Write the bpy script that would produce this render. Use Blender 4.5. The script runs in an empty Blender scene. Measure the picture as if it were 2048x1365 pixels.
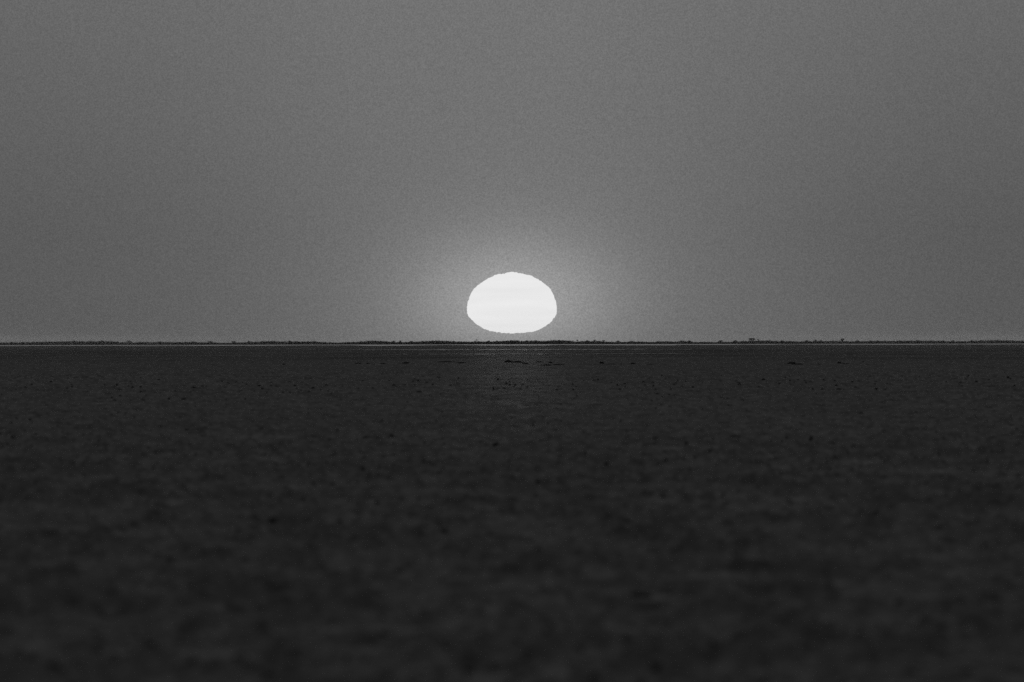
import bpy, math, random
import numpy as np
from mathutils import Vector

# ---------------------------------------------------------------- camera, sky, sun, exposure
S = bpy.context.scene
PX = 36.0 / 338.0 / 2048.0            # radians covered by one photo pixel (0.0517 mrad)
CAM_H = 3.0                           # camera stands on a vehicle roof, 3 m over the pan
HZ = 684.8                            # eye level in the photo (pixel row, picture centre)
ROLL = 0.0015

cd = bpy.data.cameras.new('camera')
cam = bpy.data.objects.new('camera', cd)
S.collection.objects.link(cam)
S.camera = cam
cd.lens = 338.0
cd.sensor_width = 36.0
cd.clip_start = 0.5
cd.clip_end = 400000.0
cam.location = (0, 0, CAM_H)
cam.rotation_mode = 'XYZ'
from mathutils import Matrix
cam.matrix_world = (Matrix.Translation((0, 0, CAM_H)) @ Matrix.Rotation(math.pi / 2 + (HZ - 682.5) * PX, 4, 'X')
                    @ Matrix.Rotation(-ROLL, 4, 'Z'))
cd.dof.use_dof = True
cd.dof.focus_distance = 2500.0
cd.dof.aperture_fstop = 2.8

SUN_EL = (HZ - 607.0) * PX            # 0.23 degrees over eye level
SUN_DIR = Vector((0, math.cos(SUN_EL), math.sin(SUN_EL)))
EXPOSURE = -2.0

w = bpy.data.worlds.new('World')
S.world = w
w.use_nodes = True
nt = w.node_tree
nt.nodes.clear()
N = nt.nodes.new
L = nt.links.new
def wm(op, a, b=None, c=None):
    n = N('ShaderNodeMath'); n.operation = op
    for i, v in enumerate((a, b, c)):
        if v is None: continue
        if isinstance(v, (int, float)): n.inputs[i].default_value = v
        else: L(v, n.inputs[i])
    return n.outputs[0]
sky = N('ShaderNodeTexSky')
sky.sky_type = 'NISHITA'
sky.sun_disc = False
sky.sun_elevation = SUN_EL
sky.sun_rotation = 0.0                # +Y
sky.altitude = 1000.0
sky.air_density = 1.0
sky.dust_density = 1.5
sky.ozone_density = 1.0
bw = N('ShaderNodeRGBToBW')           # black and white photograph
L(sky.outputs[0], bw.inputs[0])
tc = N('ShaderNodeTexCoord')
# aureole of forward scattered light round the sun (angle from the sun, radians)
sub = N('ShaderNodeVectorMath'); sub.operation = 'SUBTRACT'
L(tc.outputs['Generated'], sub.inputs[0]); sub.inputs[1].default_value = SUN_DIR
def gauss(width, stretch):
    scl = N('ShaderNodeVectorMath'); scl.operation = 'MULTIPLY'
    L(sub.outputs[0], scl.inputs[0]); scl.inputs[1].default_value = stretch
    ln = N('ShaderNodeVectorMath'); ln.operation = 'LENGTH'
    L(scl.outputs[0], ln.inputs[0])
    q = wm('DIVIDE', ln.outputs['Value'], width)
    return wm('EXPONENT', wm('MULTIPLY', wm('MULTIPLY', q, q), -1.0))
AUR1, AUR2, SKYK, FLAT = 7.0, 1.5, 0.25, 2.1
# multiple scattering, which the sky texture leaves out: an even veil, thinned by the long path near the horizon
sep = N('ShaderNodeSeparateXYZ'); L(tc.outputs['Generated'], sep.inputs[0])
mr = N('ShaderNodeMapRange'); L(sep.outputs['Z'], mr.inputs['Value'])
mr.inputs['From Min'].default_value = 0.012; mr.inputs['From Max'].default_value = 0.045
mr.inputs['To Min'].default_value = FLAT; mr.inputs['To Max'].default_value = FLAT * 2.0
tot = wm('ADD', wm('MULTIPLY', bw.outputs[0], SKYK), mr.outputs[0])
tot = wm('ADD', tot, wm('MULTIPLY', gauss(0.0065, (.65, 1, 1)), AUR1))
tot = wm('ADD', tot, wm('MULTIPLY', gauss(0.017, (.75, 1, 1)), 1.6))
tot = wm('ADD', tot, wm('MULTIPLY', gauss(0.033, (1, 1, .3)), AUR2))
# faint uneven high haze
mp = N('ShaderNodeMapping'); L(tc.outputs['Generated'], mp.inputs[0]); mp.inputs['Scale'].default_value = (20, 20, 30)
nz = N('ShaderNodeTexNoise'); L(mp.outputs[0], nz.inputs['Vector']); nz.inputs['Scale'].default_value = 1.0; nz.inputs['Detail'].default_value = 3.0
tot = wm('MULTIPLY', tot, wm('MULTIPLY_ADD', nz.outputs[0], 0.14, 0.93))
# fine noise painted into the sky brightness to imitate film grain
m2 = N('ShaderNodeMapping'); L(tc.outputs['Generated'], m2.inputs[0]); m2.inputs['Scale'].default_value = (9500, 0, 9500); m2.inputs['Location'].default_value = (3.3, .5, 7.1)
n2 = N('ShaderNodeTexNoise'); L(m2.outputs[0], n2.inputs['Vector']); n2.inputs['Scale'].default_value = 1.0; n2.inputs['Detail'].default_value = 1.0
tot = wm('MULTIPLY', tot, wm('MULTIPLY_ADD', n2.outputs[0], 0.8, 0.6))
bg = N('ShaderNodeBackground')
L(tot, bg.inputs['Color'])
bg.inputs['Strength'].default_value = 0.1
wo = N('ShaderNodeOutputWorld')
L(bg.outputs[0], wo.inputs['Surface'])
w.cycles.sampling_method = 'MANUAL'
w.cycles.sample_map_resolution = 1024

ld = bpy.data.lights.new('sun_lamp', 'SUN')
ld.energy = 3.3
ld.angle = math.radians(0.5)
ld.color = (1, 1, 1)
lamp = bpy.data.objects.new('sun_lamp', ld)
lamp.rotation_mode = 'QUATERNION'
lamp.rotation_quaternion = SUN_DIR.to_track_quat('Z', 'Y')
S.collection.objects.link(lamp)

S.view_settings.view_transform = 'Standard'
S.view_settings.look = 'None'
S.view_settings.gamma = 1.0
S.view_settings.exposure = EXPOSURE
S.render.engine = 'CYCLES'
S.cycles.use_denoising = False        # keep the fine grain of a pushed exposure
S.cycles.use_adaptive_sampling = False
S.cycles.max_bounces = 4
S.cycles.diffuse_bounces = 2
S.cycles.glossy_bounces = 2
S.cycles.volume_bounces = 0
S.cycles.sample_clamp_direct = 4.0
S.cycles.caustics_reflective = False
S.cycles.caustics_refractive = False

rng = np.random.default_rng(7)
random.seed(7)

# ---------------------------------------------------------------- helpers
def tag(o, label=None, cat=None, group=None, kind=None):
    if label: o['label'] = label
    if cat: o['category'] = cat
    if group: o['group'] = group
    if kind: o['kind'] = kind
    return o

def mesh_obj(name, verts, faces, mat, parent=None, smooth=False):
    me = bpy.data.meshes.new(name)
    me.from_pydata([tuple(map(float, v)) for v in verts], [], [tuple(map(int, f)) for f in faces])
    me.materials.append(mat)
    if smooth:
        me.polygons.foreach_set('use_smooth', [True] * len(me.polygons))
    me.update()
    o = bpy.data.objects.new(name, me)
    S.collection.objects.link(o)
    if parent: o.parent = parent
    return o

def material(name, albedo, rough=0.9, spec=0.3, var=0.0, scale=1.0, bump=0.0):
    m = bpy.data.materials.new(name); m.use_nodes = True
    n = m.node_tree; b = n.nodes['Principled BSDF']
    b.inputs['Roughness'].default_value = rough
    b.inputs['Specular IOR Level'].default_value = spec
    t = n.nodes.new('ShaderNodeTexNoise'); t.inputs['Scale'].default_value = scale; t.inputs['Detail'].default_value = 4
    c = n.nodes.new('ShaderNodeTexCoord'); n.links.new(c.outputs['Object'], t.inputs['Vector'])
    r = n.nodes.new('ShaderNodeMapRange')
    r.inputs['To Min'].default_value = albedo * (1 - var); r.inputs['To Max'].default_value = albedo * (1 + var)
    r.inputs['From Min'].default_value = 0.3; r.inputs['From Max'].default_value = 0.7
    n.links.new(t.outputs[0], r.inputs['Value']); n.links.new(r.outputs[0], b.inputs['Base Color'])
    return m

# smooth value noise in numpy
def _hash(ix, iy, seed):
    h = (ix.astype(np.int64) * 374761393 + iy.astype(np.int64) * 668265263 + seed * 1442695041) & 0xFFFFFFFF
    h = ((h ^ (h >> 13)) * 1274126177) & 0xFFFFFFFF
    return ((h ^ (h >> 16)) & 0xFFFFFF) / float(0xFFFFFF)
def vnoise(x, y, seed):
    ix = np.floor(x); iy = np.floor(y); fx = x - ix; fy = y - iy
    fx = fx * fx * (3 - 2 * fx); fy = fy * fy * (3 - 2 * fy)
    a = _hash(ix, iy, seed); b = _hash(ix + 1, iy, seed); c = _hash(ix, iy + 1, seed); d = _hash(ix + 1, iy + 1, seed)
    return (a * (1 - fx) + b * fx) * (1 - fy) + (c * (1 - fx) + d * fx) * fy - 0.5
OCT = [(0.34, 0.045, 900), (0.85, 0.06, 1500), (2.7, 0.05, 2200), (11.0, 0.07, 3000), (60.0, 0.10, 4500), (420.0, 0.16, 7000)]
def clump(x, y):
    """0..1: raised crusts of darker crumbled mud on the near pan"""
    d = np.hypot(x, y)
    n = .55 * vnoise(x / .7, y / 2.2, 91) + .8 * vnoise(x / .28, y / .9, 92) + .6 * vnoise(x / .12, y / .4, 94) + .35 * vnoise(x / 2.6, y / 16.0, 93)
    return np.clip((n - .08) / .5, 0, 1) * np.clip(2.2 - d / 200.0, 0, 1)
def grit(x, y):
    """0..1: flecks of lighter and darker crumb, from the size of a hand to that of a foot"""
    return .5 + .9 * (.6 * vnoise(x / .11, y / .3, 95) + .5 * vnoise(x / .23, y / .6, 96) + .4 * vnoise(x / .5, y / 1.5, 97))
def height(x, y):
    x = np.asarray(x, dtype=float); y = np.asarray(y, dtype=float)
    d = np.hypot(x, y)
    z = np.zeros_like(x)
    for k, (wl, amp, far) in enumerate(OCT):
        c, s = math.cos(k * 1.1), math.sin(k * 1.1)
        z += amp * vnoise((x * c - y * s) / wl + 17.3 * k, (x * s + y * c) / wl - 9.1 * k, k + 1) * np.clip(1.6 - d / far * 1.1, 0.0, 1)
    z += .15 * clump(x, y)
    # the land beyond the water stands a little higher
    shore = 11700 + 260 * vnoise(x / 300, x * 0, 31) + 120 * vnoise(x / 90, x * 0, 32)
    z += 0.36 * np.clip((y - shore) / 120.0, 0, 1)
    return z
def hgt(x, y): return float(height(np.array([x]), np.array([y]))[0])

def dist_at(px, py):
    """metres to the flat pan seen at this row of the photograph"""
    return CAM_H / ((py - HZ + ROLL * (px - 1024)) * PX)
def across(px, d): return (px - 1023.5) * PX * d

# ---------------------------------------------------------------- setting: the pan, water, sun, haze
def ground_material():
    m = bpy.data.materials.new('salt_pan_mud'); m.use_nodes = True
    n = m.node_tree; b = n.nodes['Principled BSDF']; NN = n.nodes.new; LL = n.links.new
    c = NN('ShaderNodeTexCoord')
    def noise(sc, mapping=(1, 1, 1), detail=5):
        p = NN('ShaderNodeMapping'); p.inputs['Scale'].default_value = mapping; LL(c.outputs['Object'], p.inputs[0])
        t = NN('ShaderNodeTexNoise'); t.inputs['Scale'].default_value = sc; t.inputs['Detail'].default_value = detail
        LL(p.outputs[0], t.inputs['Vector']); return t.outputs[0]
    def rng_(v, a, b_, lo, hi):
        r = NN('ShaderNodeMapRange'); r.inputs['From Min'].default_value = a; r.inputs['From Max'].default_value = b_
        r.inputs['To Min'].default_value = lo; r.inputs['To Max'].default_value = hi; LL(v, r.inputs['Value']); return r.outputs[0]
    def mul(a, b_):
        q = NN('ShaderNodeMath'); q.operation = 'MULTIPLY'; LL(a, q.inputs[0]); LL(b_, q.inputs[1]); return q.outputs[0]
    v = mul(rng_(noise(3.0), .3, .7, .85, 1.15), rng_(noise(0.35), .3, .7, .85, 1.15))
    v = mul(v, rng_(noise(0.03, (1, .1, 1)), .3, .7, .92, 1.08))
    v = mul(v, rng_(noise(0.5, (.35, .5, 1), 4), .32, .68, .84, 1.16))
    # damp patches some tens of metres wide and far longer, in the far third of the pan
    far = NN('ShaderNodeSeparateXYZ'); LL(c.outputs['Object'], far.inputs[0])
    mask = mul(rng_(far.outputs['Y'], 1500, 1900, 0, 1), rng_(far.outputs['Y'], 3300, 4600, 1, .35))
    patch = rng_(noise(1.0, (.02, .0045, 1), 6), .40, .56, .62, 0)
    one = NN('ShaderNodeMath'); one.operation = 'SUBTRACT'; one.inputs[0].default_value = 1; LL(mul(mask, patch), one.inputs[1])
    v = mul(v, one.outputs[0])
    crust = NN('ShaderNodeAttribute'); crust.attribute_name = 'crust'
    v = mul(v, rng_(crust.outputs['Fac'], 0, 1, 1.06, .5))
    grt = NN('ShaderNodeAttribute'); grt.attribute_name = 'grit'
    v = mul(v, rng_(grt.outputs['Fac'], .1, .9, .15, 1.85))
    q = NN('ShaderNodeMath'); q.operation = 'MULTIPLY'; LL(v, q.inputs[0]); q.inputs[1].default_value = GROUND_ALBEDO
    # dry mud: matt, with a weak broad forward sheen
    n.nodes.remove(b)
    df = NN('ShaderNodeBsdfDiffuse'); gl = NN('ShaderNodeBsdfGlossy'); ad = NN('ShaderNodeAddShader')
    LL(q.outputs[0], df.inputs['Color']); df.inputs['Roughness'].default_value = .5
    gl.inputs['Color'].default_value = (GROUND_SPEC,) * 3 + (1,); gl.inputs['Roughness'].default_value = GROUND_ROUGH
    LL(df.outputs[0], ad.inputs[0]); LL(gl.outputs[0], ad.inputs[1])
    LL(ad.outputs[0], n.nodes['Material Output'].inputs['Surface'])
    return m
GROUND_ALBEDO, GROUND_ROUGH, GROUND_SPEC = 0.088, 0.58, 0.075

def build_ground():
    # polar sheet round the camera's foot, fine where the lens looks, reaching the horizon all round
    rows = [CAM_H / (p * PX) for p in np.concatenate([np.geomspace(5000, 720, 60)[:-1], np.arange(720, 60, -1.0),
                                                     np.arange(60, 8, -0.5), np.geomspace(8, 3.2, 14)])]
    r = np.array(rows)
    fine = np.linspace(-1, 1, 1500) * math.radians(3.6)
    left = -np.concatenate([np.linspace(180, 20, 33)[:-1], np.linspace(20, 3.6, 42)[:-1]]) * math.pi / 180
    ang = np.concatenate([left, fine, -left[::-1][:-1]])
    A, R = np.meshgrid(ang, r)
    X = R * np.sin(A); Y = R * np.cos(A)
    Z = height(X.ravel(), Y.ravel()).reshape(X.shape)
    nr, nc = X.shape
    co = np.empty((nr * nc + 1, 3), dtype=np.float32)
    co[:-1, 0] = X.ravel(); co[:-1, 1] = Y.ravel(); co[:-1, 2] = Z.ravel(); co[-1] = (0, 0, 0)
    i = np.arange(nr - 1)[:, None] * nc; j = np.arange(nc)[None, :]; j2 = (j + 1) % nc
    quads = np.stack([i + j, i + j2, i + nc + j2, i + nc + j], -1).reshape(-1, 4)[:, ::-1]
    tris = np.stack([np.full(nc, nr * nc), j2[0], j[0]], -1)[:, ::-1]
    loops = np.concatenate([quads.ravel(), tris.ravel()]).astype(np.int32)
    me = bpy.data.meshes.new('ground')
    me.vertices.add(len(co)); me.vertices.foreach_set('co', co.ravel())
    me.loops.add(len(loops)); me.loops.foreach_set('vertex_index', loops)
    nf = len(quads) + len(tris)
    me.polygons.add(nf)
    st = np.concatenate([np.arange(len(quads)) * 4, len(quads) * 4 + np.arange(len(tris)) * 3]).astype(np.int32)
    me.polygons.foreach_set('loop_start', st)
    me.update(calc_edges=True); me.validate()
    me.polygons.foreach_set('use_smooth', np.ones(nf, dtype=bool))
    at = me.attributes.new('crust', 'FLOAT', 'POINT')
    at.data.foreach_set('value', np.append(clump(X.ravel(), Y.ravel()), 0).astype(np.float32))
    at = me.attributes.new('grit', 'FLOAT', 'POINT')
    at.data.foreach_set('value', np.append(grit(X.ravel(), Y.ravel()), .5).astype(np.float32))
    me.materials.append(ground_material())
    o = bpy.data.objects.new('ground', me); S.collection.objects.link(o)
    return tag(o, kind='structure')
build_ground()

def water_material(name, rough):
    m = bpy.data.materials.new(name); m.use_nodes = True
    n = m.node_tree; b = n.nodes['Principled BSDF']
    b.inputs['Base Color'].default_value = (.06, .06, .06, 1)
    b.inputs['Roughness'].default_value = rough
    b.inputs['IOR'].default_value = 1.33
    c = n.nodes.new('ShaderNodeTexCoord')
    t = n.nodes.new('ShaderNodeTexNoise'); t.inputs['Scale'].default_value = 0.05; t.inputs['Detail'].default_value = 5
    n.links.new(c.outputs['Object'], t.inputs['Vector'])
    r = n.nodes.new('ShaderNodeMapRange'); r.inputs['From Min'].default_value = .35; r.inputs['From Max'].default_value = .65
    r.inputs['To Min'].default_value = rough * .5; r.inputs['To Max'].default_value = rough * 1.5
    n.links.new(t.outputs[0], r.inputs['Value']); n.links.new(r.outputs[0], b.inputs['Roughness'])
    return m

def water_strip(name, y0, y1, half, z, mat, seed, wob0, wob1, n=500, taper=False):
    xs = np.linspace(-half, half, n)
    def w_(s, a): return a * (vnoise(xs / (half / 14), xs * 0, s) + .9 * vnoise(xs / (half / 60), xs * 0, s + 1) + .9 * vnoise(xs / (half / 150), xs * 0, s + 2))
    a = y0 + w_(seed, wob0); b = y1 + w_(seed + 5, wob1)
    if taper:
        t = np.clip(1 - np.abs(xs / half), 0, 1) ** .5
        mid = (a + b) / 2; a = mid + (a - mid) * t; b = mid + (b - mid) * t
    b = np.maximum(b, a + 1.0)
    vs = [(x, y, z) for x, y in zip(xs, a)] + [(x, y, z) for x, y in zip(xs, b)]
    fs = [(i, i + 1, n + i + 1, n + i) for i in range(n - 1)]
    return tag(mesh_obj(name, vs, fs, mat), kind='structure')
wmat = water_material('rippled_water', 0.13)
water_strip('water', 8300, 11650, 3200, 0.30, wmat, 41, 2400, 160, n=1600)
wmat2 = water_material('wet_mud_film', 0.3)
water_strip('wet_mud', 3500, 3900, 70, 0.14, wmat2, 51, 240, 160, taper=True)
water_strip('wet_mud', 2270, 2370, 45, 0.13, wmat2, 61, 60, 60, taper=True)

# the sun: a body flattened by refraction, with an edge stepped by the layers of air
OUT = [(990, 368), (930, 374), (905, 386), (850, 388), (790, 405), (740, 430), (700, 450), (650, 480), (600, 515), (560, 553), (530, 590), (510, 628), (500, 670),
       (487, 700), (482, 740), (475, 770), (476, 810), (480, 840), (496, 875), (540, 922), (580, 958), (620, 985), (660, 1008), (700, 1025), (750, 1040), (800, 1050), (850, 1056),
       (900, 1060), (950, 1062), (1000, 1065), (1060, 1062), (1120, 1056), (1200, 1052), (1250, 1038), (1300, 1020), (1350, 992), (1400, 962), (1440, 925),
       (1470, 885), (1493, 845), (1500, 815), (1496, 750), (1488, 705), (1470, 650), (1450, 605), (1425, 560), (1400, 535), (1350, 492), (1300, 460),
       (1260, 438), (1225, 415), (1200, 402), (1150, 398), (1110, 388), (1080, 380), (1040, 370)]
SD = 95000.0
def build_sun():
    m = bpy.data.materials.new('sun_surface'); m.use_nodes = True
    n = m.node_tree; n.nodes.clear()
    e = n.nodes.new('ShaderNodeEmission'); o_ = n.nodes.new('ShaderNodeOutputMaterial')
    c = n.nodes.new('ShaderNodeTexCoord'); p = n.nodes.new('ShaderNodeMapping'); p.inputs['Scale'].default_value = (.0008, .0008, .011)
    t = n.nodes.new('ShaderNodeTexNoise'); t.inputs['Scale'].default_value = 1; t.inputs['Detail'].default_value = 3
    r = n.nodes.new('ShaderNodeMapRange'); r.inputs['From Min'].default_value = .3; r.inputs['From Max'].default_value = .7
    r.inputs['To Min'].default_value = SUN_EMIT * .97; r.inputs['To Max'].default_value = SUN_EMIT * 1.03
    n.links.new(c.outputs['Object'], p.inputs[0]); n.links.new(p.outputs[0], t.inputs['Vector']); n.links.new(t.outputs[0], r.inputs['Value'])
    n.links.new(r.outputs[0], e.inputs['Strength']); n.links.new(e.outputs[0], o_.inputs['Surface'])
    q = SD * PX
    pts = []
    k = len(OUT)
    for i in range(k):                  # subdivide, with small ragged steps
        a, b = OUT[i], OUT[(i + 1) % k]
        for s in (0, .33, .66):
            x = a[0] + (b[0] - a[0]) * s; y = a[1] + (b[1] - a[1]) * s
            x += random.uniform(-3.5, 3.5); y += random.uniform(-4.5, 4.5)
            px, py = 850 + x / 5.689, 480 + y / 5.689
            pts.append(((px - 1023.5) * q, (HZ - py) * q))
    cx = sum(a for a, _ in pts) / len(pts); cz = sum(b for _, b in pts) / len(pts)
    pts = [(a - cx, b - cz) for a, b in pts]
    depth = 400.0
    vs, fs = [], []
    rings = [math.radians(d) for d in (-75, -55, -35, -17, 0, 17, 35, 55, 75)]
    for t_ in rings:
        for a, b in pts: vs.append((a * math.cos(t_), depth * math.sin(t_), b * math.cos(t_)))
    K = len(pts)
    for j in range(len(rings) - 1):
        for i in range(K): fs.append((j * K + i, j * K + (i + 1) % K, (j + 1) * K + (i + 1) % K, (j + 1) * K + i))
    vs += [(0, -depth, 0), (0, depth, 0)]
    for i in range(K):
        fs.append((K * len(rings), (i + 1) % K, i)); fs.append((K * len(rings) + 1, (len(rings) - 1) * K + i, (len(rings) - 1) * K + (i + 1) % K))
    o = mesh_obj('sun', vs, fs, m)
    o.location = (cx, SD, CAM_H + cz)
    tag(o, 'white setting sun flattened by refraction, just above the far treeline', 'sun')
SUN_EMIT = 3.3
build_sun()

def build_haze():
    m = bpy.data.materials.new('haze_air'); m.use_nodes = True
    n = m.node_tree; n.nodes.clear()
    v = n.nodes.new('ShaderNodeVolumePrincipled'); o_ = n.nodes.new('ShaderNodeOutputMaterial')
    v.inputs['Color'].default_value = (.9, .9, .9, 1); v.inputs['Density'].default_value = 0.65e-5; v.inputs['Anisotropy'].default_value = 0.5
    n.links.new(v.outputs[0], o_.inputs['Volume'])
    s = 19500.0; z0, z1 = -1.6, 14.0
    vs = [(x, y, z) for z in (z0, z1) for x, y in ((-s, -s), (s, -s), (s, s), (-s, s))]
    fs = [(0, 3, 2, 1), (4, 5, 6, 7), (0, 1, 5, 4), (1, 2, 6, 5), (2, 3, 7, 6), (3, 0, 4, 7)]
    tag(mesh_obj('haze', vs, fs, m), kind='stuff', label='thin dusk haze over the pan', cat='haze')
build_haze()

# ---------------------------------------------------------------- vegetation on the far shore
leaf = material('dry_foliage', 0.115, .9, .2, .4, .8)
bark = material('bark', 0.08, .95, .2, .3, 3)

def leaf_blob(cx, cy, cz, rx, ry, rz, n, size, rg):
    """n leaf clumps (small bent quads) through an ellipsoid: verts, faces"""
    vs, fs = [], []
    for _ in range(n):
        d = rg.normal(size=3); d /= np.linalg.norm(d) + 1e-9
        rad = rg.random() ** .45
        p = np.array([cx + d[0] * rx * rad, cy + d[1] * ry * rad, max(cz + d[2] * rz * rad, .02)])
        u = rg.normal(size=3); u /= np.linalg.norm(u); v = np.cross(u, rg.normal(size=3)); v /= np.linalg.norm(v)
        s = size * rg.uniform(.6, 1.4)
        b = len(vs)
        nrm = np.cross(u, v)
        vs += [p - u * s * .5, p + v * s * .35 + nrm * s * .15, p + u * s * .55, p - v * s * .3]
        fs += [(b, b + 1, b + 2), (b, b + 2, b + 3)]
    return vs, fs

TD = 12300.0
def belt():
    """the low scrub that reads as one dark line"""
    rg = np.random.default_rng(3)
    vs, fs = [], []
    x = -1900.0
    while x < 1900:
        inner = abs(x) < 780
        for _ in range(5 if inner else 2):
            y = TD + rg.uniform(-120, 500); xx = x + rg.uniform(-3, 3)
            n1 = vnoise(np.array([xx / 45.]), np.array([0.]), 71)[0] + .7 * vnoise(np.array([xx / 14.]), np.array([0.]), 72)[0]
            h = 3.8 + 2.3 * n1 + rg.uniform(-.5, .4)
            r = rg.uniform(1.5, 3.8)
            z = hgt(xx, y)
            a, f = leaf_blob(xx, y, z + h * .45, r, r, h * .55, 44 if inner else 20, 1.05 if inner else 1.5, rg)
            b = len(vs); vs += a; fs += [tuple(i + b for i in t) for t in f]
        x += 1.9 if inner else 4.0
    o = mesh_obj('scrub', vs, fs, leaf)
    tag(o, 'low dark belt of scrub along the far shore', 'scrub', kind='stuff')
belt()

def limb(vs, fs, p0, p1, r0, r1, k=6):
    p0 = np.array(p0, float); p1 = np.array(p1, float); d = p1 - p0; d /= np.linalg.norm(d)
    a = np.cross(d, (0, 1, 0.2)); a /= np.linalg.norm(a); c = np.cross(d, a); b = len(vs)
    for p, r in ((p0, r0), (p1, r1)):
        for i in range(k): vs.append(p + (a * math.cos(2 * math.pi * i / k) + c * math.sin(2 * math.pi * i / k)) * r)
    for i in range(k): fs.append((b + i, b + (i + 1) % k, b + k + (i + 1) % k, b + k + i))
    fs.append(tuple(b + k + i for i in range(k)))

def make_tree(name, kind, seed, x, y, h, wd):
    rg = np.random.default_rng(seed)
    e = bpy.data.objects.new(name, None); S.collection.objects.link(e)
    tv, tf, cv, cf = [], [], [], []
    def blob(*a):
        v_, f_ = leaf_blob(*a, rg); b = len(cv); cv.extend(v_); cf.extend(tuple(i + b for i in t) for t in f_)
    if kind == 'flat':        # umbrella thorn: clear trunk, spreading limbs, flat crown
        fork = h * .48
        limb(tv, tf, (0, 0, -.3), (.1, 0, fork), .42, .3)
        for k in range(7):
            a = k * 2 * math.pi / 7 + rg.uniform(-.3, .3); r = wd * .36
            tip = (math.cos(a) * r, math.sin(a) * r, h * .78)
            limb(tv, tf, (.1, 0, fork - .1), tip, .2, .07)
            blob(tip[0], tip[1], h * rg.uniform(.76, .9), wd * .2, wd * .2, h * .10, 90, .5)
        blob(0, 0, h * .86, wd * .42, wd * .42, h * .15, 380, .6)
        blob(-wd * .12, 0, h * .66, wd * .16, wd * .16, h * .1, 70, .5)
    elif kind == 'slim':      # thin tree with an airy top
        limb(tv, tf, (0, 0, -.3), (.15, 0, h * .85), .16, .05)
        for k in range(5):
            a = rg.uniform(0, 6.28); z = h * rg.uniform(.55, .8)
            limb(tv, tf, (.1, 0, z), (math.cos(a) * wd * .4, math.sin(a) * wd * .4, z + h * .12), .06, .02)
            blob(math.cos(a) * wd * .35, math.sin(a) * wd * .35, z + h * .12, wd * .22, wd * .22, h * .08, 36, .4)
        blob(.1, 0, h * .88, wd * .3, wd * .3, h * .12, 60, .4)
    elif kind == 'lean':      # leaning tree
        limb(tv, tf, (-wd * .3, 0, -.3), (wd * .1, 0, h * .7), .2, .1)
        limb(tv, tf, (wd * .1, 0, h * .66), (wd * .35, 0, h * .95), .1, .04)
        blob(wd * .3, 0, h * .88, wd * .3, wd * .28, h * .12, 130, .45)
        blob(-wd * .02, 0, h * .6, wd * .35, wd * .3, h * .14, 130, .45)
    else:                     # rounded bushy tree
        limb(tv, tf, (0, 0, -.3), (0, 0, h * .5), .2, .1)
        for k in range(4):
            a = k * 1.57 + rg.uniform(-.4, .4)
            limb(tv, tf, (0, 0, h * .35), (math.cos(a) * wd * .28, math.sin(a) * wd * .28, h * .7), .09, .03)
            blob(math.cos(a) * wd * .26, math.sin(a) * wd * .26, h * rg.uniform(.5, .68), wd * .26, wd * .26, h * .24, 90, .55)
        blob(rg.uniform(-.1, .1) * wd, 0, h * .72, wd * .28, wd * .28, h * .26, 130, .5)
    mesh_obj('trunk', tv, tf, bark, e); mesh_obj('crown', cv, cf, leaf, e)
    e.location = (x, y, hgt(x, y))
    return e

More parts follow.
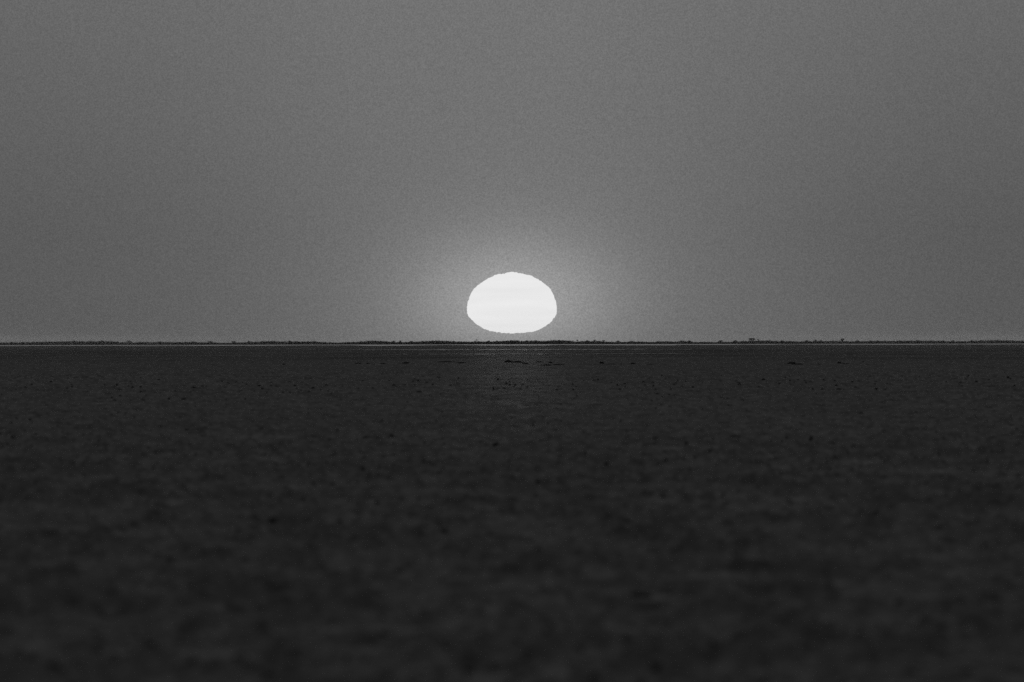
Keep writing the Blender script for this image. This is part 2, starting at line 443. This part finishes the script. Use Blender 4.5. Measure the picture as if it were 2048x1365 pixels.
# photo column, row of the top, width in photo pixels, kind, label
TREES = [
 (32, 683.6, 10, 'bush', None), (84, 684.2, 9, 'bush', None), (155, 681.3, 4, 'slim', 'thin spindly tree sticking up alone on the far left of the treeline'),
 (214.5, 680.8, 9, 'bush', None), (267, 680.6, 17, 'bush', 'broad domed tree, widest of the treeline left of the sun'), (325, 683, 12, 'bush', None),
 (396, 682.3, 14, 'bush', None), (425, 682.2, 16, 'bush', None), (472, 682.2, 11, 'bush', None), (504, 682.2, 12, 'bush', None),
 (543, 682.4, 10, 'bush', None), (585, 680.8, 9, 'bush', 'pointed bushy tree, tallest between the left broad dome and the sun'), (633, 682, 10, 'bush', None),
 (726, 682.3, 8, 'bush', None), (739, 681.8, 6, 'bush', None), (764, 682, 8, 'bush', None), (788.5, 681.2, 7, 'bush', None),
 (802, 681.2, 6, 'bush', None), (824, 681.8, 9, 'bush', None), (846, 682, 8, 'bush', None), (873, 681.2, 12, 'bush', None), (886, 681.8, 7, 'bush', None),
 (951, 679.4, 8, 'lean', 'slanting tree leaning right, below the left rim of the sun'),
 (977, 680.8, 9, 'bush', None), (993, 681.3, 8, 'bush', None), (1022, 680.8, 10, 'bush', None), (1033.7, 680.3, 12, 'bush', 'dense tree directly under the middle of the sun'),
 (1052, 680.3, 10, 'bush', None), (1071, 679.8, 9, 'bush', None), (1093, 681.8, 8, 'bush', None),
 (1115, 680.2, 11, 'bush', 'round tufted tree between two dips of scrub, under the right rim of the sun'), (1122.5, 680.8, 5, 'slim', 'slender tree touching the round tufted tree under the right rim of the sun'),
 (1151, 679.8, 7, 'slim', 'slender thin-crowned tree, first spike right of the dip beside the round tufted tree'), (1172, 680.2, 8, 'bush', None), (1187.5, 679.6, 5, 'slim', 'thin upright tree, tallest spike just right of the sun'),
 (1205.5, 680.2, 8, 'slim', 'slender thin-crowned tree, last spike of the row just right of the sun'), (1233.7, 681.3, 12, 'bush', None), (1259, 681.8, 12, 'bush', None), (1360, 680.8, 12, 'bush', None),
 (1373, 680.8, 8, 'bush', None), (1435, 680.3, 11, 'bush', 'small round domed tree, first dome left of the flat-topped tree pair'), (1466, 680.6, 13, 'bush', 'wide low domed tree next to the tall flat-topped tree'),
 (1498, 676.6, 14, 'flat', 'flat-topped acacia, tallest tree of the whole treeline'),
 (1512, 678.6, 5, 'slim', 'thin bare-looking tree just right of the tall flat-topped acacia'),
 (1558, 680.3, 11, 'bush', None), (1608, 680.2, 12, 'bush', None), (1621, 678.9, 9, 'bush', 'rounded tree rising between the two flat-topped trees'), (1633.5, 680.3, 9, 'bush', None),
 (1677, 677.8, 8, 'flat', 'small flat-topped tree, second tallest of the treeline, towards the right'),
 (1709, 680.8, 10, 'bush', None), (1732, 680.8, 10, 'bush', None), (1747, 680.6, 7, 'bush', None), (1758, 681.2, 7, 'bush', None),
 (1788.6, 680.8, 14, 'bush', None), (1823, 680.8, 12, 'bush', None), (1852, 681.2, 12, 'bush', None), (1879, 680.8, 9, 'bush', None),
 (1894.6, 680.8, 7, 'bush', None), (1935.6, 680.3, 9, 'bush', 'bushy tree a little taller than its neighbours near the right end of the treeline'), (1971.5, 680.3, 9, 'bush', None), (2014, 680.8, 10, 'bush', None)]
G = 'bushy trees of even height in the far treeline'
for k, (px, top, wpx, kind, lab) in enumerate(TREES):
    base = HZ - ROLL * (px - 1024) + (CAM_H - .36) / TD / PX
    u = TD * PX
    h = (base - top + .2) * u; wd = wpx * u
    x = across(px, TD)
    y = TD - 150 + rng.uniform(-40, 60)
    t = make_tree('tree', kind, 100 + k, x, y, h, wd)
    default = ('slender thin-crowned tree in the scrub belt just right of the sun' if kind == 'slim'
               else 'small dark bushy tree level with the scrub of the far treeline')
    tag(t, lab or default, 'tree', G if (lab is None and kind == 'bush') else ('slender trees right of the sun' if lab is None else None))

# ---------------------------------------------------------------- dark mounds, clods and tufts on the pan
clod_mat = material('dark_damp_clod', 0.03, .95, .1, .4, 6)
crumb_mat = material('crumbled_mud', 0.052, .95, .1, .4, 3)
near_mat = material('damp_clod', 0.04, .95, .1, .4, 5)

def clod_mesh(name, seed, nu=14, nv=7, rough=.28, peak=1.0):
    """a closed, uneven half lump of unit width and height with a skirt below ground"""
    rg = np.random.default_rng(seed)
    vs, fs = [], []
    ph = rg.uniform(0, 6.28, 6)
    for j in range(nv):
        t = j / (nv - 1)
        for i in range(nu):
            a = 2 * math.pi * i / nu
            r = 1 + rough * (math.sin(a * 2 + ph[0]) + .6 * math.sin(a * 3 + ph[1]) + .5 * math.sin(a * 5 + ph[2] + t * 2)) * .5 + rg.uniform(-.08, .08)
            rr = .5 * r * math.cos(t * math.pi / 2 * .93) ** .8
            z = -.15 + 1.15 * math.sin(t * math.pi / 2) ** peak * (1 + .18 * math.sin(a * 2 + ph[3]))
            vs.append((rr * math.cos(a), rr * math.sin(a), z))
    vs.append((0, 0, 1.02)); vs.append((0, 0, -.2))
    for j in range(nv - 1):
        for i in range(nu):
            fs.append((j * nu + i, j * nu + (i + 1) % nu, (j + 1) * nu + (i + 1) % nu, (j + 1) * nu + i))
    for i in range(nu):
        fs.append(((nv - 1) * nu + i, (nv - 1) * nu + (i + 1) % nu, len(vs) - 2)); fs.append(((i + 1) % nu, i, len(vs) - 1))
    me = bpy.data.meshes.new(name)
    me.from_pydata(vs, [], fs); me.materials.append(clod_mat); me.update()
    return me
clods = [clod_mesh('mud_clod', 200 + k) for k in range(10)]
near_clods = [clod_mesh('mud_clod', 240 + k) for k in range(8)]
for me in near_clods:
    me.materials.clear(); me.materials.append(near_mat)

def place(name, me, px, py, wpx, hpx, label, cat, group=None, deep=1.0):
    d = dist_at(px, py); x = across(px, d)
    z = hgt(x, d)
    o = bpy.data.objects.new(name, me); S.collection.objects.link(o)
    o.location = (x, d, z - .01)
    wm_ = wpx * PX * d
    o.scale = (wm_, min(wm_ * deep, 3.0), hpx * PX * d)
    return tag(o, label, cat, group)

# line of mounds 1.4 km out: (col, base row, width, height, label)
MOUNDS = [
 (715, 727.6, 13, 2.2, 'thin dark mound, leftmost of the three short marks left of the sun'),
 (735, 727.8, 8, 1.8, 'smallest of the three short dark mounds left of the sun'),
 (765, 727.9, 14, 2.0, 'dark mound, rightmost and longest of the three short marks left of the sun'),
 (811, 727.2, 12, 2.2, 'dark mound standing alone between the three short marks and the long faint bank'),
 (893, 725.0, 36, 2.0, 'long faint bank on the pan below the left rim of the sun'),
 (922, 726.5, 22, 2.0, 'low dark tail at the end of the long faint bank'),
 (1016, 725.0, 14, 3.6, 'humped dark mound at the left end of the bank under the sun'),
 (1035, 725.6, 26, 2.6, 'dark bank directly under the centre of the sun'),
 (1050, 728.2, 14, 2.2, 'short dark slope ending the bank under the sun'),
 (1078, 725.0, 9, 1.6, 'tiny dark mound between the two banks under the sun'),
 (1092, 730.5, 22, 2.2, 'lower dark bank under the right rim of the sun'),
 (1101, 726.4, 8, 2.8, 'small peaked mound on top of the lower bank under the right rim of the sun'),
 (1115, 729.6, 24, 2.2, 'dark bank trailing right from the small peaked mound'),
 (1202.5, 728.0, 9, 4.0, 'blackest peaked bush on the pan, just right of the sun'),
 (1221, 728.6, 22, 1.4, 'thin flat dark streak of mound beside the blackest peaked bush'),
 (1242, 728.6, 8, 1.6, 'faint short mound between the two peaked bushes'),
 (1265, 729.0, 10, 3.0, 'second peaked black bush right of the sun'),
 (1300, 729.3, 16, 1.3, 'faint thin mound trailing right of the second peaked bush'),
 (1583, 727.6, 16, 2.8, 'dark mound with a raised hump at the left end of the long right-hand mark'),
 (1594, 728.6, 20, 2.0, 'flat dark mound at the right end of the long right-hand mark'),
 (1637, 728.4, 10, 1.4, 'faint small mound between the right-hand mark and the last bush'),
 (1678, 727.0, 10, 3.2, 'peaked black bush, rightmost of the dark marks on the distant pan'),
 (1690, 727.8, 12, 1.6, 'low dark tail on the right of the rightmost peaked bush'),
]
for k, (px, py, wp, hp, lab) in enumerate(MOUNDS):
    bushy = 'bush' in lab.split(',')[0] and hp > 2.5
    me = clod_mesh('low_bush' if bushy else 'mound', 300 + k, nu=26, nv=8, rough=.5, peak=.8)
    place('low_bush' if bushy else 'mound', me, px, py, wp, hp, lab, 'bush' if bushy else 'mound', 'dark marks in a line on the distant pan', deep=.5)

# single dark clods that stand out, read off the photograph
SPEC = [(567, 730, 5, 2), (472, 767.5, 4, 2.4), (484, 767, 5, 2), (518, 772.5, 7, 2.2), (542, 766, 5, 1.8), (533, 788, 5.5, 2.2), (565, 788.5, 5, 2), (579, 788.5, 5, 2),
 (490, 800.5, 5, 2.4), (482, 782.5, 7, 1.6), (524, 779.5, 5, 2), (552, 775, 6, 2), (589, 772.5, 6, 1.8), (595, 787, 5, 1.8), (617, 787.5, 6, 1.8), (652, 772.5, 6, 2.4), (641, 783, 5, 2),
 (233, 771, 4, 2.6), (229, 775, 3.5, 2), (262, 769.5, 5, 2), (281, 777.5, 3.5, 3), (317, 760.8, 6, 2), (240, 781.5, 9, 1.4), (281, 788, 6, 2.6), (287, 786.8, 5, 2.4), (279, 792.2, 3, 1.8),
 (223.5, 797.5, 4, 2.4), (229, 801.5, 6, 1.8), (240, 794, 8, 1.6), (261, 803.2, 5, 2), (285, 803, 10, 1.7), (320, 790, 5, 2.2), (350, 786.5, 6, 3.4), (337, 800, 5, 2.6), (367, 800.4, 9, 2),
 (387, 778, 9, 2), (381, 787.5, 4, 1.4), (234, 831, 4, 2.6), (250, 831.5, 4, 2), (268, 838.5, 6, 2),
 (986, 778.5, 4, 3), (986.5, 782.5, 5, 3), (993, 781, 4.5, 2), (1007.5, 778.5, 5, 2.4), (1027, 775.5, 5, 2), (1030, 772.5, 4, 2), (1045, 770.5, 6, 1.6), (1054, 777.5, 4.5, 2),
 (1059.5, 774.5, 3, 2), (1054, 760, 4, 1.8), (995, 760.5, 4, 2.4), (1012, 769, 4, 2), (1071, 779, 5, 1.4), (1098, 773, 5, 1.4), (1113, 782, 6, 2), (1130, 771, 6, 1.6), (1145, 770.6, 4, 2),
 (1152, 775.5, 5, 2), (1146, 782.5, 4, 2), (1117, 775, 7, 1.4), (1234, 773.3, 4, 2.4), (1239, 781, 6, 2.6), (1249, 770, 8, 1.6), (1250, 775, 6, 2), (1222, 766.5, 5, 1.6), (1286, 765.5, 6, 2.4),
 (1305, 767.5, 5, 2), (1270, 782, 5, 1.6), (1306, 773.8, 5, 1.8), (1311, 780.5, 4, 1.8), (1341, 781, 6, 2), (1351, 767.8, 5, 2), (1314, 791, 6, 2.2), (1324, 795.5, 5, 2), (1270, 757.5, 5, 1.6), (1331, 759.6, 4, 1.6),
 (1579, 764, 5, 2.2), (1596, 761.8, 5, 2.2), (1611.5, 767.5, 5, 2.6), (1620, 764.4, 4, 2.4), (1647, 762, 5, 2), (1669, 763.5, 5, 2.4), (1672, 774.8, 7, 2.6), (1677, 780.2, 8, 1.8), (1643.5, 780.8, 6, 2),
 (1641, 772.5, 8, 1.4), (1617, 778.8, 6, 1.2), (1625, 780.5, 4, 2), (1704, 764.8, 5, 2.2), (1717, 763.5, 6, 1.6), (1752, 780.5, 7, 3.4), (1740, 755.5, 6, 1.8), (1749, 771, 5, 1.8), (1710, 776.5, 6, 1.8),
 (1726, 724, 4, 1.4), (838, 786.5, 12, 1.8), (922, 790.5, 10, 1.6), (768, 788, 6, 1.6), (725, 763, 5, 2), (745, 778, 6, 1.8), (900, 772, 6, 2), (918, 830, 0, 0)]
NAMED = {(986, 778.5): 'black clod under the left half of the sun, upper one of a stacked pair', (986.5, 782.5): 'black clod under the left half of the sun, lower one of a stacked pair',
 (993, 781): 'flat black clod just right of the stacked pair under the sun', (1007.5, 778.5): 'isolated oval black clod between the stacked pair and the centre of the sun',
 (350, 786.5): 'largest upright black clod of the speckled band on the left', (285, 803): 'long thin black clod at the lower left of the speckled band',
 (367, 800.4): 'flat black clod, lowest of the speckled band right of the long thin one', (223.5, 797.5): 'round black clod at the lower left tip of the speckled band',
 (1752, 780.5): 'largest black clod of the speckled band on the far right', (1239, 781): 'black clod at the lower edge of the band, below the blackest peaked bush',
 (838, 786.5): 'long low clod at the lower edge of the band, left of the sun', (1726, 724): 'tiny clod on the line of distant mounds, right of the rightmost bush'}
for (px, py, wp, hp) in SPEC:
    if wp == 0: continue
    place('mud_clod', clods[rng.integers(10)], px, py, wp, hp * 1.15, NAMED.get((px, py), 'small black clod in the speckled band across the middle distance of the pan'), 'clod',
          None if (px, py) in NAMED else 'small dark clods in the speckled band', deep=rng.uniform(.7, 1.2))
for k in range(180):
    px = rng.uniform(0, 2048)
    py = 752 + 34 * rng.beta(2.2, 2.0) + (12 * rng.random() if px < 700 else 0)
    if any(abs(px - s[0]) < 9 and abs(py - s[1]) < 3 for s in SPEC): continue
    place('mud_clod', clods[rng.integers(10)], px, py, 3 + 5 * rng.random() ** 2, 1.2 + 1.8 * rng.random() ** 2, 'small black clod in the speckled band across the middle distance of the pan', 'clod',
          'small dark clods in the speckled band', deep=rng.uniform(.7, 1.2))

# blurred dark clods nearer the camera
NEAR = [(992, 901, 16, 9, 'dark blurred clod below the sun, blackest of the near-middle pan'), (1132, 920, 22, 5, 'flat dark blurred clod right below the sun'),
 (1212, 934, 14, 8, 'compact dark blurred clod low right of the sun'), (915, 1008, 30, 9, 'wide dark blurred clod left of centre on the near pan'),
 (1497, 1002, 18, 9, 'dark blurred clod alone on the right of the near pan'), (764, 1284, 30, 14, 'dark soft smudge-like clod in the foreground left of centre'),
 (1278, 1204, 46, 13, 'widest dark soft clod in the foreground right of centre'), (1308, 1362, 34, 20, 'dark soft clod cut by the bottom edge of the picture'),
 (338, 1133, 20, 12, 'dark soft clod on the left of the foreground'), (178, 1128, 44, 9, 'long flat dark clod at the far left of the foreground'),
 (338, 1012, 14, 14, 'tall dark blurred clod on the left near pan'), (885, 838, 8, 3.6, 'small dark clod, uppermost of the blurred ones below the left rim of the sun'),
 (1377, 825, 9, 3, 'small dark clod standing alone to the right below the sun'), (1722, 831, 9, 3.6, 'small dark clod, left one of the pair on the right pan'),
 (1832, 831, 8, 3, 'small dark clod, right one of the pair on the right pan'), (1468, 883, 28, 4, 'flat dark streak of clod right of centre'),
 (1622, 890, 9, 9, 'upright dark clod right of the flat dark streak'), (508, 889, 14, 5, 'dark blurred clod left of the sun on the near-middle pan'),
 (782, 884, 12, 7, 'dark blurred clod at the right of a row of three left of centre'), (740, 884, 34, 5, 'wide faint clod at the left of a row of three left of centre'),
 (1765, 960, 26, 6, 'dark blurred clod on the right near pan below the pair'), (1800, 1213, 30, 11, 'faint soft clod in the right foreground'), (1990, 1213, 50, 14, 'long soft dark clod at the right edge of the foreground'),
 (785, 1108, 20, 10, 'soft dark clod left of centre in the foreground'), (846, 1108, 16, 8, 'soft dark clod, right of its twin left of centre in the foreground'), (1083, 1202, 26, 9, 'soft dark clod below the centre of the sun in the foreground')]
for (px, py, wp, hp, lab) in NEAR:
    place('mud_clod', near_clods[rng.integers(8)], px, py, wp, hp * .8, lab, 'clod', 'single dark clods on the near pan', deep=.8)

def loose_clods():
    """small crumbs nobody could count, over the whole near pan"""
    rg = np.random.default_rng(11)
    vs, fs = [], []
    for k in range(9000):
        p = rg.uniform(60, 760) if k % 3 else rg.uniform(60, 260)
        px = rg.uniform(-150, 2200)
        d = CAM_H / (p * PX); x = (px - 1024) * PX * d
        if vnoise(np.array([x / 9.]), np.array([d / 60.]), 81)[0] < rg.uniform(-.5, .35): continue
        s = .028 * math.exp(rg.normal() * .4)
        z = hgt(x, d); b = len(vs); m = 6
        hh = s * rg.uniform(.5, .95); ph = rg.uniform(0, 6.28)
        for i in range(m):
            a = ph + 2 * math.pi * i / m; q = s * rg.uniform(.75, 1.3)
            vs.append((x + q * math.cos(a), d + q * math.sin(a), z - .03))
        for i in range(m):
            a = ph + .4 + 2 * math.pi * i / m; q = s * rg.uniform(.5, .8)
            vs.append((x + q * math.cos(a), d + q * math.sin(a), z + hh * rg.uniform(.45, .8)))
        vs.append((x, d, z + hh))
        for i in range(m):
            fs.append((b + i, b + (i + 1) % m, b + m + (i + 1) % m, b + m + i)); fs.append((b + m + i, b + m + (i + 1) % m, b + 2 * m))
    tag(mesh_obj('crumbled_mud', vs, fs, crumb_mat), 'fine crumbled dark mud scattered over the near pan', 'mud', kind='stuff')
loose_clods()
